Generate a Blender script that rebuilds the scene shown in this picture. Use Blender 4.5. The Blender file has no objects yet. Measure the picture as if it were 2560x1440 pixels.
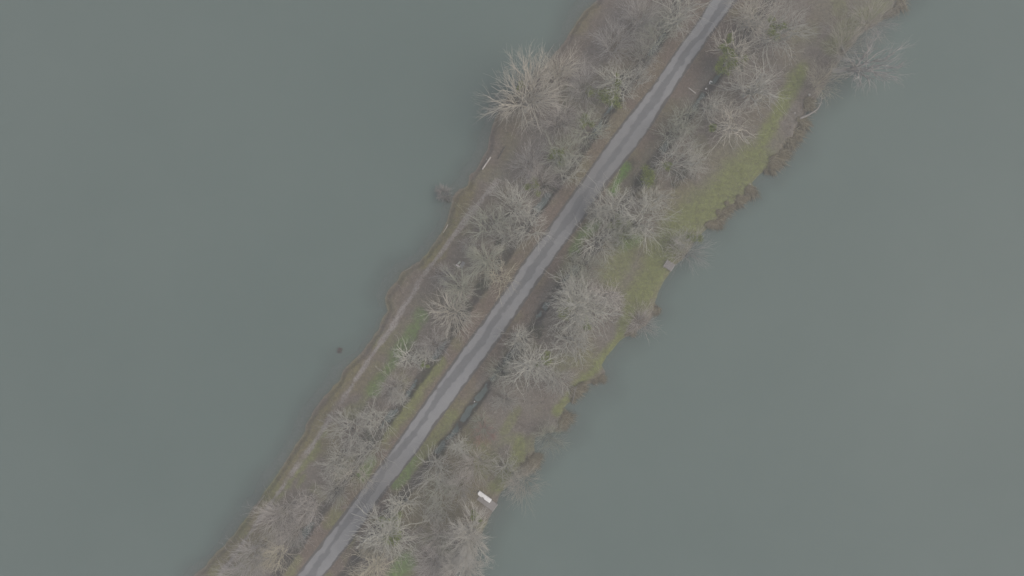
import bpy, math, random
import numpy as np

# ---------------------------------------------------------------- camera, sky, sun, exposure
scene = bpy.context.scene
col = scene.collection
R_ = math.radians
CAMZ = 115.5                      # drone height; the causeway lies at about z = 0.5
PPM = 15.0                        # photograph pixels per metre at ground level

cam_d = bpy.data.cameras.new('camera')
cam_d.sensor_width = 36.0
cam_d.lens = 36.0 * 115.0 / (2560 / PPM)
cam_d.clip_start = 0.5
cam_d.clip_end = 6000
cam = bpy.data.objects.new('camera', cam_d)
cam.location = (0, 0, CAMZ)
cam.rotation_euler = (0, 0, 0)
col.objects.link(cam)
scene.camera = cam

SUN_EL, SUN_AZ = R_(58), R_(95)
world = bpy.data.worlds.new('World')
scene.world = world
world.use_nodes = True
wn = world.node_tree
bg = wn.nodes['Background']
sky = wn.nodes.new('ShaderNodeTexSky')
sky.sky_type = 'NISHITA'
sky.sun_disc = False
sky.sun_elevation = SUN_EL
sky.sun_rotation = SUN_AZ
sky.air_density = 1.0
sky.dust_density = 4.0
sky.ozone_density = 0.6
wn.links.new(sky.outputs[0], bg.inputs[0])
bg.inputs[1].default_value = 0.075

sun_d = bpy.data.lights.new('sun', 'SUN')
sun_d.energy = 1.5
sun_d.angle = R_(75)
sun_d.color = (1.0, 0.95, 0.87)
sun = bpy.data.objects.new('sun', sun_d)
sun.rotation_euler = (R_(90) - SUN_EL, 0, R_(180) - SUN_AZ)
col.objects.link(sun)

scene.view_settings.view_transform = 'Standard'
scene.view_settings.look = 'None'
scene.view_settings.gamma = 1.0
scene.view_settings.exposure = 0.66
try:
    scene.cycles.volume_bounces = 0
    scene.cycles.use_denoising = True
    scene.cycles.use_light_tree = False
    scene.cycles.use_adaptive_sampling = False
    scene.cycles.max_bounces = 6
    scene.cycles.transparent_max_bounces = 12
except Exception:
    pass

HAZE_DENSITY = 0.0018

# ---------------------------------------------------------------- helpers
rng = np.random.default_rng(7)
random.seed(7)


def P(px, py, z=0.5):
    """pixel of the photograph -> point of the place at height z (plan position)"""
    k = (CAMZ - z) / 115.0 / PPM
    return ((px - 1280) * k, (720 - py) * k)


def PL(pts, z=0.5):
    return np.array([P(a, b, z) for a, b in pts])


def tag(o, label=None, cat=None, group=None, kind=None):
    if label:
        o['label'] = label
    if cat:
        o['category'] = cat
    if group:
        o['group'] = group
    if kind:
        o['kind'] = kind
    return o


def mesh_np(name, V, F4=None, F3=None, smooth=False):
    me = bpy.data.meshes.new(name)
    V = np.asarray(V, dtype=np.float32)
    me.vertices.add(len(V))
    me.vertices.foreach_set('co', V.ravel())
    loops, starts, n = [], [], 0
    if F4 is not None and len(F4):
        F4 = np.asarray(F4, dtype=np.int32)
        loops.append(F4.ravel())
        starts.append(np.arange(len(F4)) * 4)
        n = len(F4) * 4
    if F3 is not None and len(F3):
        F3 = np.asarray(F3, dtype=np.int32)
        loops.append(F3.ravel())
        starts.append(n + np.arange(len(F3)) * 3)
    L = np.concatenate(loops).astype(np.int32)
    S = np.concatenate(starts).astype(np.int32)
    me.loops.add(len(L))
    me.loops.foreach_set('vertex_index', L)
    me.polygons.add(len(S))
    me.polygons.foreach_set('loop_start', S)
    me.update(calc_edges=True)
    me.polygons.foreach_set('use_smooth', np.full(len(S), smooth, dtype=bool))
    me.validate(verbose=False)
    return me


def fattr(me, name, vals):
    a = me.attributes.new(name, 'FLOAT', 'POINT')
    a.data.foreach_set('value', np.asarray(vals, dtype=np.float32))


def add_obj(name, me, mat, parent=None, loc=None):
    o = bpy.data.objects.new(name, me)
    if mat is not None and not len(me.materials):
        me.materials.append(mat)
    col.objects.link(o)
    if parent is not None:
        o.parent = parent
    if loc is not None:
        o.location = loc
    return o


def thing(name, label, cat, loc=(0, 0, 0), rz=0.0, group=None, scale=1.0):
    o = bpy.data.objects.new(name, None)
    o.empty_display_size = 0.3
    o.location = loc
    o.rotation_euler = (0, 0, rz)
    o.scale = (scale,) * 3 if not isinstance(scale, tuple) else scale
    col.objects.link(o)
    return tag(o, label, cat, group)


_tab = np.random.default_rng(99).random((256, 256))


def vnoise(x, y, s, seed=0):
    x = np.asarray(x) / s + seed * 17.31
    y = np.asarray(y) / s + seed * 9.77
    xi, yi = np.floor(x).astype(int), np.floor(y).astype(int)
    fx, fy = x - xi, y - yi
    fx, fy = fx * fx * (3 - 2 * fx), fy * fy * (3 - 2 * fy)
    g = lambda a, b: _tab[a & 255, b & 255]
    return (g(xi, yi) * (1 - fx) + g(xi + 1, yi) * fx) * (1 - fy) + (g(xi, yi + 1) * (1 - fx) + g(xi + 1, yi + 1) * fx) * fy


def fbm(x, y, s, seed=0):
    return (vnoise(x, y, s, seed) + 0.5 * vnoise(x, y, s / 2.1, seed + 1) + 0.25 * vnoise(x, y, s / 4.3, seed + 2)) / 1.75


def seg_dist(X, Y, pts):
    """distance from points to a polyline"""
    d = np.full(X.shape, 1e9)
    for (ax, ay), (bx, by) in zip(pts[:-1], pts[1:]):
        dx, dy = bx - ax, by - ay
        t = np.clip(((X - ax) * dx + (Y - ay) * dy) / (dx * dx + dy * dy + 1e-9), 0, 1)
        d = np.minimum(d, np.hypot(X - ax - t * dx, Y - ay - t * dy))
    return d


def inside(X, Y, poly):
    r = np.zeros(X.shape, dtype=bool)
    n = len(poly)
    for i in range(n):
        ax, ay = poly[i]
        bx, by = poly[(i + 1) % n]
        c = ((ay > Y) != (by > Y))
        with np.errstate(divide='ignore', invalid='ignore'):
            xx = (bx - ax) * (Y - ay) / (by - ay + 1e-12) + ax
        r ^= c & (X < xx)
    return r


def smooth(a, b, x):
    t = np.clip((x - a) / (b - a), 0, 1)
    return t * t * (3 - 2 * t)


# ---------------------------------------------------------------- materials
def mat_new(name):
    m = bpy.data.materials.new(name)
    m.use_nodes = True
    nt = m.node_tree
    b = nt.nodes['Principled BSDF']
    b.inputs['Roughness'].default_value = 0.9
    b.inputs['Specular IOR Level'].default_value = 0.2
    return m, nt, b


def N(nt, typ, **kw):
    n = nt.nodes.new(typ)
    for k, v in kw.items():
        setattr(n, k, v)
    return n


def noise(nt, scale, detail=4, rough=0.6, coord='Object'):
    tc = N(nt, 'ShaderNodeTexCoord')
    n = N(nt, 'ShaderNodeTexNoise')
    n.inputs['Scale'].default_value = scale
    n.inputs['Detail'].default_value = detail
    n.inputs['Roughness'].default_value = rough
    nt.links.new(tc.outputs[coord], n.inputs['Vector'])
    return n.outputs['Fac']


def ramp(nt, fac, stops):
    r = N(nt, 'ShaderNodeValToRGB')
    el = r.color_ramp.elements
    while len(el) < len(stops):
        el.new(0.5)
    for e, (p, c) in zip(el, stops):
        e.position = p
        e.color = (*c, 1)
    nt.links.new(fac, r.inputs[0])
    return r.outputs[0]


def mix(nt, fac, a, b, blend='MIX'):
    m = N(nt, 'ShaderNodeMix', data_type='RGBA', blend_type=blend)
    for s, v in ((m.inputs[0], fac), (m.inputs[6], a), (m.inputs[7], b)):
        if isinstance(v, (tuple, list)):
            s.default_value = (*v, 1) if len(v) == 3 else v
        elif isinstance(v, (int, float)):
            s.default_value = v
        else:
            nt.links.new(v, s)
    return m.outputs[2]


def attr(nt, name):
    a = N(nt, 'ShaderNodeAttribute', attribute_name=name)
    return a.outputs['Fac']


def math_(nt, op, a, b=None, clamp=False):
    m = N(nt, 'ShaderNodeMath', operation=op)
    m.use_clamp = clamp
    for s, v in zip(m.inputs, (a, b)):
        if v is None:
            continue
        if isinstance(v, (int, float)):
            s.default_value = v
        else:
            nt.links.new(v, s)
    return m.outputs[0]


def bump(nt, b, h, dist, strength=1.0):
    n = N(nt, 'ShaderNodeBump')
    n.inputs['Strength'].default_value = strength
    n.inputs['Distance'].default_value = dist
    nt.links.new(h, n.inputs['Height'])
    nt.links.new(n.outputs[0], b.inputs['Normal'])


def simple(name, c1, c2, scale=3.0, rough=0.9, bumpd=0.0, detail=5):
    m, nt, b = mat_new(name)
    f = noise(nt, scale, detail)
    nt.links.new(ramp(nt, f, [(0.3, c1), (0.7, c2)]), b.inputs['Base Color'])
    b.inputs['Roughness'].default_value = rough
    if bumpd:
        bump(nt, b, f, bumpd)
    return m


# ---- outlines measured on the photograph (pixels)
SHORE_L = [(1640, -220), (1560, -100), (1493, 0), (1463, 28), (1440, 64), (1410, 108), (1390, 133), (1340, 192), (1290, 232), (1252, 262),
           (1240, 300), (1226, 345), (1219, 377), (1200, 415), (1178, 440), (1172, 463), (1150, 477), (1133, 499), (1126, 527), (1122, 552),
           (1108, 579), (1089, 604), (1067, 635), (1050, 657), (1030, 666), (1005, 685), (980, 721), (963, 746), (965, 760), (970, 777),
           (958, 802), (944, 829), (919, 865), (902, 888), (872, 918), (855, 935), (849, 954), (830, 977), (805, 1004), (780, 1036),
           (758, 1090), (741, 1115), (716, 1154), (685, 1198), (658, 1240), (630, 1279), (602, 1318), (560, 1368), (533, 1398), (505, 1426),
           (488, 1440), (400, 1540), (320, 1640)]
SHORE_R = [(2420, -220), (2330, -100), (2263, 0), (2250, 14), (2224, 34), (2190, 58), (2152, 86), (2113, 133), (2083, 172), (2066, 208), (2045, 238),
           (2030, 255), (2022, 272), (2006, 297), (1996, 320), (1984, 346), (1974, 360), (1963, 368), (1957, 385), (1946, 405), (1930, 428),
           (1915, 427), (1894, 439), (1878, 456), (1882, 466), (1876, 484), (1862, 495), (1852, 505), (1842, 512), (1818, 522), (1810, 531),
           (1798, 552), (1788, 560), (1768, 567), (1745, 590), (1720, 625), (1706, 646), (1687, 662), (1674, 680), (1655, 707), (1641, 743),
           (1638, 757), (1643, 774), (1634, 785), (1615, 812), (1583, 832), (1552, 849), (1519, 888), (1502, 914), (1512, 930), (1508, 946), (1488, 956), (1466, 962),
           (1456, 982), (1440, 996), (1418, 1008), (1408, 1020), (1420, 1036), (1418, 1058), (1404, 1074), (1372, 1082), (1338, 1096), (1330, 1112), (1334, 1136),
           (1352, 1144), (1346, 1164), (1324, 1182), (1290, 1196), (1262, 1222), (1243, 1245), (1235, 1268), (1222, 1290), (1206, 1330), (1172, 1385),
           (1135, 1440), (1050, 1540), (980, 1640)]
ROAD_L = [(1920, -220), (1846, -100), (1780, 0), (1750, 50), (1700, 117), (1662, 175), (1637, 213), (1578, 285), (1524, 358), (1458, 452), (1386, 554), (1306, 664),
          (1230, 777), (1169, 860), (1099, 957), (1031, 1055), (963, 1151), (883, 1257), (808, 1357), (744, 1440), (670, 1540), (596, 1640)]
ROAD_R = [(1984, -220), (1908, -100), (1840, 0), (1807, 42), (1780, 80), (1743, 133), (1703, 192), (1672, 240), (1630, 306), (1578, 378), (1508, 468), (1467, 532),
          (1389, 635), (1339, 708), (1252, 838), (1174, 943), (1086, 1060), (1036, 1134), (952, 1240), (880, 1346), (805, 1440), (732, 1540), (660, 1640)]
ROAD_C = [(1952, -220), (1880, -100), (1815, 0), (1770, 67), (1730, 113), (1693, 162), (1650, 228), (1600, 298), (1553, 362), (1474, 468), (1403, 571), (1333, 666),
          (1275, 749), (1252, 779), (1222, 827), (1188, 874), (1136, 936), (1094, 993), (1058, 1052), (1024, 1096), (980, 1148), (938, 1212), (877, 1290),
          (827, 1362), (783, 1432), (706, 1540), (632, 1640)]
PATH = [(1242, 455), (1214, 486), (1178, 532), (1144, 577), (1111, 621), (1075, 668), (1044, 707), (1036, 732), (1011, 766), (980, 816), (968, 835),
        (936, 879), (897, 938), (861, 993), (824, 1048), (780, 1115), (755, 1148), (719, 1198), (690, 1240), (636, 1318), (611, 1351), (577, 1401), (540, 1450), (470, 1540)]
GREYBAND = [(1560, 0), (1507, 103), (1454, 205), (1400, 300), (1330, 375), (1242, 457)]
DITCH_L = [(1760, -100), (1690, 10), (1660, 85), (1630, 130), (1580, 195), (1535, 258), (1492, 325), (1420, 425), (1352, 512), (1290, 600), (1195, 730), (1110, 862),
           (1078, 905), (1032, 968), (975, 1040), (905, 1140), (840, 1230), (755, 1342), (690, 1440), (640, 1520)]
DITCH_R = [(1960, -60), (1890, 50), (1835, 140), (1795, 192), (1765, 228), (1738, 265), (1690, 330), (1605, 445), (1520, 580), (1462, 650), (1418, 698), (1362, 768), (1300, 858),
           (1268, 900), (1215, 970), (1172, 1025), (1138, 1076), (1105, 1116), (1056, 1180), (995, 1255), (930, 1340), (860, 1440), (800, 1520)]
shoreL, shoreR = PL(SHORE_L), PL(SHORE_R)
roadL, roadR, roadC = PL(ROAD_L), PL(ROAD_R), PL(ROAD_C)
path_w, grey_w = PL(PATH), PL(GREYBAND)
ditL, ditR = PL(DITCH_L), PL(DITCH_R)
isle = np.concatenate([shoreL, shoreR[::-1]])

# axes along / across the causeway
ax_u = np.array(P(1790, 0)) - np.array(P(775, 1440))
ax_u /= np.linalg.norm(ax_u)
ax_v = np.array([ax_u[1], -ax_u[0]])       # towards the right-hand lake


def shore_signed(X, Y):
    """+ on land, - in the water; jagged at the small scale"""
    ins = inside(X, Y, isle)
    d = np.minimum(seg_dist(X, Y, shoreL), seg_dist(X, Y, shoreR))
    d = np.where(ins, d, -d)
    return d + (fbm(X, Y, 1.6, 3) - 0.5) * 0.55


def side_of(X, Y):
    """True = left lake side"""
    return seg_dist(X, Y, shoreL) < seg_dist(X, Y, shoreR)


GREEN = [  # (polyline px, half width px, kind, strength): grass patches that grow there
    ([(2010, 170), (1960, 250), (1925, 320), (1885, 400)], 20, 'y', 1.0),
    ([(1890, 400), (1840, 440), (1790, 500), (1730, 540)], 48, 'y', 0.95),
    ([(1700, 470), (1690, 520)], 24, 'o', 0.6),
    ([(1860, 430), (1800, 510)], 22, 'y', 0.6),
    ([(1700, 560), (1650, 640), (1625, 700), (1600, 740)], 40, 'y', 0.95),
    ([(1645, 690), (1620, 720)], 18, 'y', 0.9),
    ([(1570, 600), (1545, 660), (1530, 690)], 36, 'y', 0.75),
    ([(1580, 770), (1545, 850), (1505, 905), (1460, 950), (1420, 995), (1392, 1025)], 15, 'y', 1.0),
    ([(1505, 890), (1480, 925)], 12, 'y', 0.6),
    ([(1500, 944), (1455, 968), (1436, 990)], 10, 'o', 0.8),
    ([(1340, 1150), (1318, 1165)], 12, 'o', 0.8),
    ([(1300, 1105), (1290, 1150), (1240, 1215)], 18, 'y', 0.9),
    ([(1290, 1030), (1262, 1080)], 12, 'y', 0.6),
    ([(2200, 10), (2140, 50), (2080, 120)], 24, 'y', 0.6),
    ([(2090, 0), (2110, 30)], 16, 'y', 0.4),
    ([(1566, 420), (1534, 476)], 11, 'g', 1.0),
    ([(1490, 560), (1448, 600), (1437, 625)], 13, 'g', 0.7),
    ([(1590, 590), (1560, 610)], 14, 'g', 0.5),
    ([(1425, 650), (1400, 690)], 12, 'y', 0.4),
    ([(1055, 785), (1015, 850), (970, 925), (935, 980)], 15, 'g', 0.6),
    ([(925, 1155), (908, 1185)], 15, 'g', 0.7),
    ([(1035, 1150), (1010, 1195), (995, 1215)], 15, 'g', 0.65),
    ([(1015, 1405), (985, 1445)], 24, 'g', 0.7),
    ([(1095, 905), (1050, 965), (1010, 1030), (960, 1095)], 19, 'y', 0.85),
    ([(1125, 1040), (1078, 1108), (1035, 1160)], 18, 'y', 0.75),
    ([(965, 920), (920, 985), (880, 1040)], 12, 'y', 0.45),
    ([(890, 915), (860, 955), (805, 1035), (770, 1100)], 16, 'o', 1.0),
    ([(1180, 465), (1148, 515), (1135, 565), (1100, 625), (1060, 665)], 17, 'o', 0.9),
    ([(1480, 20), (1440, 70)], 18, 'o', 0.6),
    ([(775, 1085), (710, 1185), (650, 1275), (570, 1378), (525, 1430)], 17, 'o', 1.0),
    ([(810, 1080), (770, 1150), (735, 1195), (700, 1240)], 10, 'y', 0.75),
    ([(760, 1190), (745, 1215)], 9, 'y', 0.7),
    ([(850, 1250), (830, 1290)], 10, 'y', 0.5),
    ([(745, 1400), (720, 1440)], 12, 'y', 0.5),
    ([(1175, 1080), (1190, 1040)], 10, 'y', 0.2),
    ([(1165, 1125), (1150, 1135)], 8, 'y', 0.5),
    ([(1060, 1335), (1080, 1345)], 12, 'y', 0.4),
    ([(940, 1300), (975, 1350)], 14, 'y', 0.4),
]


def veg_fields(X, Y):
    out = {'y': np.zeros(X.shape), 'g': np.zeros(X.shape), 'o': np.zeros(X.shape)}
    wob = (fbm(X, Y, 2.2, 11) - 0.5) * 1.6
    for pts, hw, k, s in GREEN:
        d = seg_dist(X, Y, PL(pts)) + wob
        h = hw / PPM
        out[k] = np.maximum(out[k], s * (1 - smooth(h * 0.35, h * 1.6, d)))
    south = smooth(5, -25, Y)
    out['o'] = np.maximum(out['o'], (0.30 + 0.40 * south) * smooth(0.48, 0.68, fbm(X, Y, 6, 81)))
    out['y'] = np.maximum(out['y'], (0.22 + 0.30 * south) * smooth(0.55, 0.75, fbm(X, Y, 4.5, 84)))
    return out


POOLS = [(1655, 95, 26), (1637, 125, 16), (1525, 262, 24), (1490, 330, 22), (1350, 508, 26), (1095, 877, 30), (1030, 970, 26), (972, 1045, 24), (750, 1345, 30), (925, 1110, 14),
         (1792, 193, 26), (1747, 252, 30), (1428, 688, 30), (1365, 765, 22), (1285, 880, 36), (1240, 935, 26), (1205, 985, 24), (1165, 1035, 34), (1130, 1085, 34), (1105, 1116, 20), (1545, 545, 14), (1665, 365, 16)]


def ground_z(X, Y, full=False):
    d = shore_signed(X, Y)
    left = side_of(X, Y)
    rise = 0.5 * smooth(0.0, np.where(left, 0.9, 0.75), d)
    slope = np.where(left, 0.085, 0.11)
    z = np.where(d > 0, 0.02 + rise, d * slope + 0.02)
    rd = np.minimum(seg_dist(X, Y, roadC), 50)
    dl = seg_dist(X, Y, ditL) + (fbm(X, Y, 1.5, 21) - 0.5) * 0.8
    dr = seg_dist(X, Y, ditR) + (fbm(X, Y, 1.5, 22) - 0.5) * 0.8
    dd = np.minimum(dl, dr)
    off = smooth(2.3, 3.4, rd)
    ditch = (1 - smooth(0.25, 1.0, dd)) * off
    pool_ = np.zeros(X.shape)
    for (qx, qy, qr) in POOLS:
        cx, cy = P(qx, qy)
        du = (X - cx) * ax_u[0] + (Y - cy) * ax_u[1]
        dv = (X - cx) * ax_v[0] + (Y - cy) * ax_v[1]
        pool_ = np.maximum(pool_, 1 - smooth(0.55, 1.25, np.hypot(du / (qr / PPM * 1.25), dv / 1.3) + (vnoise(X, Y, 0.6, 23) - 0.5) * 1.5))
    z = z - np.where(d > 0.6, (0.28 + 0.36 * pool_) * ditch, 0)
    z = z + np.where(d > 0.3, (fbm(X, Y, 3.0, 5) - 0.5) * 0.16 * off + (vnoise(X, Y, 0.5, 6) - 0.5) * 0.06 * off, 0)
    if full:
        return z, d, dd, rd
    return z


# ---------------------------------------------------------------- ground
def grid(us, vs):
    U, Vv = np.meshgrid(us, vs, indexing='ij')
    X = U * ax_u[0] + Vv * ax_v[0]
    Y = U * ax_u[1] + Vv * ax_v[1]
    n, m = len(us), len(vs)
    i = np.arange((n - 1) * m).reshape(n - 1, m)[:, :-1].ravel()
    F = np.stack([i, i + m, i + m + 1, i + 1], 1)
    return X.ravel(), Y.ravel(), F


us = np.arange(-92, 92, 0.25)
vs = np.arange(-28, 30, 0.25)
GX, GY, GF = grid(us, vs)
# outline of the frame itself reaches u = +-75; beyond it the causeway simply runs on
gz, gd, gdd, grd = ground_z(GX, GY, True)
veg = veg_fields(GX, GY)
me = mesh_np('ground', np.stack([GX, GY, gz], 1), GF, smooth=True)
fattr(me, 'grass', veg['y'])
fattr(me, 'green', veg['g'])
fattr(me, 'olive', veg['o'])
pathd = seg_dist(GX, GY, path_w) + (fbm(GX, GY, 1.0, 31) - 0.5) * 0.5
pathw = 0.06 + 0.50 * fbm(GX, GY, 4.5, 33)
fattr(me, 'path', (1 - smooth(pathw * 0.7, pathw * 1.3 + 0.12, pathd)) * smooth(0.24, 0.46, fbm(GX, GY, 5, 35)))
greyd = seg_dist(GX, GY, grey_w) + (fbm(GX, GY, 2.0, 37) - 0.5) * 2
fattr(me, 'greyband', (1 - smooth(0.8, 2.6, greyd)) * 0.55)
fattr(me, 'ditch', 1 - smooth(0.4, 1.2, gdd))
fattr(me, 'verge', np.maximum(1 - smooth(3.2, 5.0, grd + (fbm(GX, GY, 2.5, 39) - 0.5) * 2), 0.45 * (1 - smooth(2.5, 5.5, seg_dist(GX, GY, shoreL) + (fbm(GX, GY, 2.5, 40) - 0.5) * 2))))
fattr(me, 'bank', (1 - smooth(0.15, 0.7, gd)) * (gd > -0.2))
fattr(me, 'leftside', smooth(-2, 2, seg_dist(GX, GY, shoreR) - seg_dist(GX, GY, shoreL)))
fattr(me, 'bed', smooth(0.05, -0.25, gd) if False else (1 - smooth(-1.4, 0.05, gd)))

m, nt, b = mat_new('leaf_litter_ground')
big = noise(nt, 0.22, 5)
mid_ = noise(nt, 1.4, 5)
fine = noise(nt, 7.0, 6, 0.75)
C_LIT1, C_LIT2 = (0.212, 0.184, 0.155), (0.285, 0.254, 0.218)
c = ramp(nt, mid_, [(0.3, C_LIT1), (0.7, C_LIT2)])
c = mix(nt, math_(nt, 'MULTIPLY', ramp(nt, big, [(0.40, (0, 0, 0)), (0.62, (1, 1, 1))]), 0.7), c, (0.255, 0.238, 0.205))
c = mix(nt, math_(nt, 'MULTIPLY', attr(nt, 'verge'), 0.75), c, ramp(nt, mid_, [(0.3, (0.205, 0.155, 0.123)), (0.7, (0.248, 0.195, 0.156))]))
c = mix(nt, attr(nt, 'greyband'), c, (0.235, 0.222, 0.212))
patch = ramp(nt, noise(nt, 2.6, 5, 0.7), [(0.28, (0.5, 0.5, 0.5)), (0.52, (1, 1, 1))])
g1 = ramp(nt, mid_, [(0.3, (0.220, 0.238, 0.088)), (0.7, (0.290, 0.325, 0.130))])
g2 = ramp(nt, mid_, [(0.3, (0.150, 0.265, 0.060)), (0.7, (0.215, 0.365, 0.092))])
g3 = ramp(nt, mid_, [(0.3, (0.225, 0.202, 0.108)), (0.7, (0.285, 0.258, 0.145))])
for nm, gc in (('olive', g3), ('grass', g1), ('green', g2)):
    c = mix(nt, math_(nt, 'MULTIPLY', attr(nt, nm), patch), c, gc)
c = mix(nt, math_(nt, 'MULTIPLY', attr(nt, 'path'), 0.95), c, ramp(nt, fine, [(0.3, (0.36, 0.33, 0.305)), (0.7, (0.43, 0.40, 0.372))]))
c = mix(nt, math_(nt, 'MULTIPLY', attr(nt, 'bank'), 0.16), c, (0.115, 0.095, 0.078))
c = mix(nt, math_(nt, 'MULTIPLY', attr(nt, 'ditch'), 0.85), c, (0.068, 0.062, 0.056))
c = mix(nt, attr(nt, 'bed'), c, mix(nt, attr(nt, 'leftside'), ramp(nt, noise(nt, 0.5, 4), [(0.3, (0.29, 0.275, 0.275)), (0.7, (0.35, 0.33, 0.33))]), ramp(nt, noise(nt, 0.5, 4), [(0.3, (0.33, 0.295, 0.290)), (0.7, (0.42, 0.378, 0.372))])))
mott = noise(nt, 2.6, 5, 0.7)
c = mix(nt, 1.0, c, ramp(nt, mott, [(0.30, (0.78, 0.77, 0.76)), (0.5, (1.0, 1.0, 1.0)), (0.68, (1.28, 1.27, 1.26))]), 'MULTIPLY')
c = mix(nt, 1.0, c, ramp(nt, fine, [(0.30, (0.42, 0.42, 0.42)), (0.5, (0.62, 0.62, 0.62)), (0.72, (0.84, 0.84, 0.84))]), 'MULTIPLY')
nt.links.new(c, b.inputs['Base Color'])
b.inputs['Roughness'].default_value = 0.95
bump(nt, b, fine, 0.12, 0.7)
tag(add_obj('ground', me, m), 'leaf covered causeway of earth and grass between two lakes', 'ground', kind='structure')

# ---------------------------------------------------------------- water
def spaced(lo, hi, step, far):
    a = list(np.arange(lo, hi, step))
    s, x = step, hi
    pos, neg = [], []
    while x < far:
        s *= 1.5
        x += s
        pos.append(x)
    s, x = step, lo
    while x > -far:
        s *= 1.5
        x -= s
        neg.append(x)
    return np.array(neg[::-1] + a + [hi] + pos)


WX, WY, WF = grid(spaced(-92, 91, 0.5, 1400), spaced(-34, 34, 0.5, 1400))
wd = -shore_signed(WX, WY)
me = mesh_np('lake_water', np.stack([WX, WY, np.zeros(len(WX))], 1), WF, smooth=True)
left = side_of(WX, WY)
wob = 0.45 + 1.1 * fbm(WX, WY, 9, 41)
opac = np.where(left, smooth(0.0, 1.0, (wd + 0.8) / (5.6 * wob)), smooth(0.0, 1.0, (wd + 0.8) / (6.0 * wob)))
fattr(me, 'turbid', np.where(left, 0.50 + 0.50 * opac, 0.62 + 0.38 * opac))
m, nt, b = mat_new('turbid_lake_water')
wc = ramp(nt, noise(nt, 0.02, 4), [(0.3, (0.104, 0.142, 0.130)), (0.7, (0.119, 0.157, 0.144))])
nt.links.new(wc, b.inputs['Base Color'])
b.inputs['Roughness'].default_value = 0.22
b.inputs['IOR'].default_value = 1.33
b.inputs['Specular IOR Level'].default_value = 0.09
bump(nt, b, noise(nt, 1.2, 4), 0.02, 0.25)
tr = N(nt, 'ShaderNodeBsdfTransparent')
ms = N(nt, 'ShaderNodeMixShader')
nt.links.new(attr(nt, 'turbid'), ms.inputs[0])
nt.links.new(tr.outputs[0], ms.inputs[1])
nt.links.new(b.outputs[0], ms.inputs[2])
nt.links.new(ms.outputs[0], nt.nodes['Material Output'].inputs[0])
tag(add_obj('lake_water', me, m), 'still grey green lake water on both sides of the causeway', 'water', kind='structure')

# ditch water: narrow strips lying in the two ditches
def strip(name, pts, hw, z, mat):
    pts = np.asarray(pts)
    seg = np.linalg.norm(np.diff(pts, axis=0), axis=1)
    s = np.concatenate([[0], np.cumsum(seg)])
    t = np.arange(0, s[-1], 0.5)
    x, y = np.interp(t, s, pts[:, 0]), np.interp(t, s, pts[:, 1])
    tx, ty = np.gradient(x), np.gradient(y)
    l = np.hypot(tx, ty)
    nx, ny = -ty / l, tx / l
    offs = np.linspace(-hw, hw, 5)
    V = np.concatenate([np.stack([x + nx * o, y + ny * o, np.full(len(x), z)], 1)[:, None] for o in offs], 1).reshape(-1, 3)
    k = len(offs)
    i = np.arange((len(x) - 1) * k).reshape(-1, k)[:, :-1].ravel()
    return mesh_np(name, V, np.stack([i, i + 1, i + k + 1, i + k], 1))


m, nt, b = mat_new('ditch_water')
nt.links.new(ramp(nt, noise(nt, 0.33, 3), [(0.36, (0.03, 0.03, 0.036)), (0.46, (0.09, 0.094, 0.108)), (0.58, (0.16, 0.173, 0.205))]), b.inputs['Base Color'])
b.inputs['Roughness'].default_value = 0.15
b.inputs['Specular IOR Level'].default_value = 0.5
bump(nt, b, noise(nt, 5, 4), 0.02, 0.3)
for lab, pts in (('shallow blue grey ditch water left of the road', ditL), ('shallow blue grey ditch water right of the road', ditR)):
    tag(add_obj('ditch_water', strip('ditch_water', pts, 1.1, -0.03, m), m), lab, 'water', kind='structure')

# ---------------------------------------------------------------- road
def resample(pts, n):
    seg = np.linalg.norm(np.diff(pts, axis=0), axis=1)
    s = np.concatenate([[0], np.cumsum(seg)])
    t = np.linspace(0, s[-1], n)
    return np.stack([np.interp(t, s, pts[:, 0]), np.interp(t, s, pts[:, 1])], 1)


def along(pts, u):
    """v of a polyline as a function of u (the causeway axis)"""
    pu, pv = pts @ ax_u, pts @ ax_v
    o = np.argsort(pu)
    return np.interp(u, pu[o], pv[o])


ru = np.arange(-91, 91, 0.22)
vl, vr, vc = along(roadL, ru), along(roadR, ru), along(roadC, ru)
for a in range(3):                      # take the digitising kinks out of the edges
    ker = np.ones(9) / 9
    vl, vr = [np.convolve(np.pad(q, 4, 'edge'), ker, 'valid') for q in (vl, vr)]
ks = np.linspace(-0.09, 1.09, 44)
Vv = vl[:, None] + (vr - vl)[:, None] * ks[None]
Uu = np.repeat(ru[:, None], len(ks), 1)
RX, RY = (Uu * ax_u[0] + Vv * ax_v[0]).ravel(), (Uu * ax_u[1] + Vv * ax_v[1]).ravel()
kk = len(ks)
i = np.arange((len(ru) - 1) * kk).reshape(-1, kk)[:, :-1].ravel()
camber = 0.06 * (1 - (2 * ks - 1) ** 2)
RZ = (0.545 + np.repeat(camber[None], len(ru), 0)).ravel()
me = mesh_np('road', np.stack([RX, RY, RZ], 1), np.stack([i, i + kk, i + kk + 1, i + 1], 1), smooth=True)
edge = np.minimum(Vv - vl[:, None], vr[:, None] - Vv)
n1 = (fbm(Uu, Vv * 3, 2.6, 51) - 0.5)
n2 = (vnoise(Uu, Vv, 0.55, 52) - 0.5) * 1.5
seal = smooth(-0.04, 0.10, edge - 0.06 + n1 * 0.42 + n2 * 0.16)
cen = np.abs(Vv - vc[:, None]) + n1 * 0.8 + n2 * 0.22
wid = 0.36 + 0.36 * vnoise(Uu, Uu * 0, 7.0, 53)
damp = 1 - smooth(wid - 0.10, wid + 0.10, cen)
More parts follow.
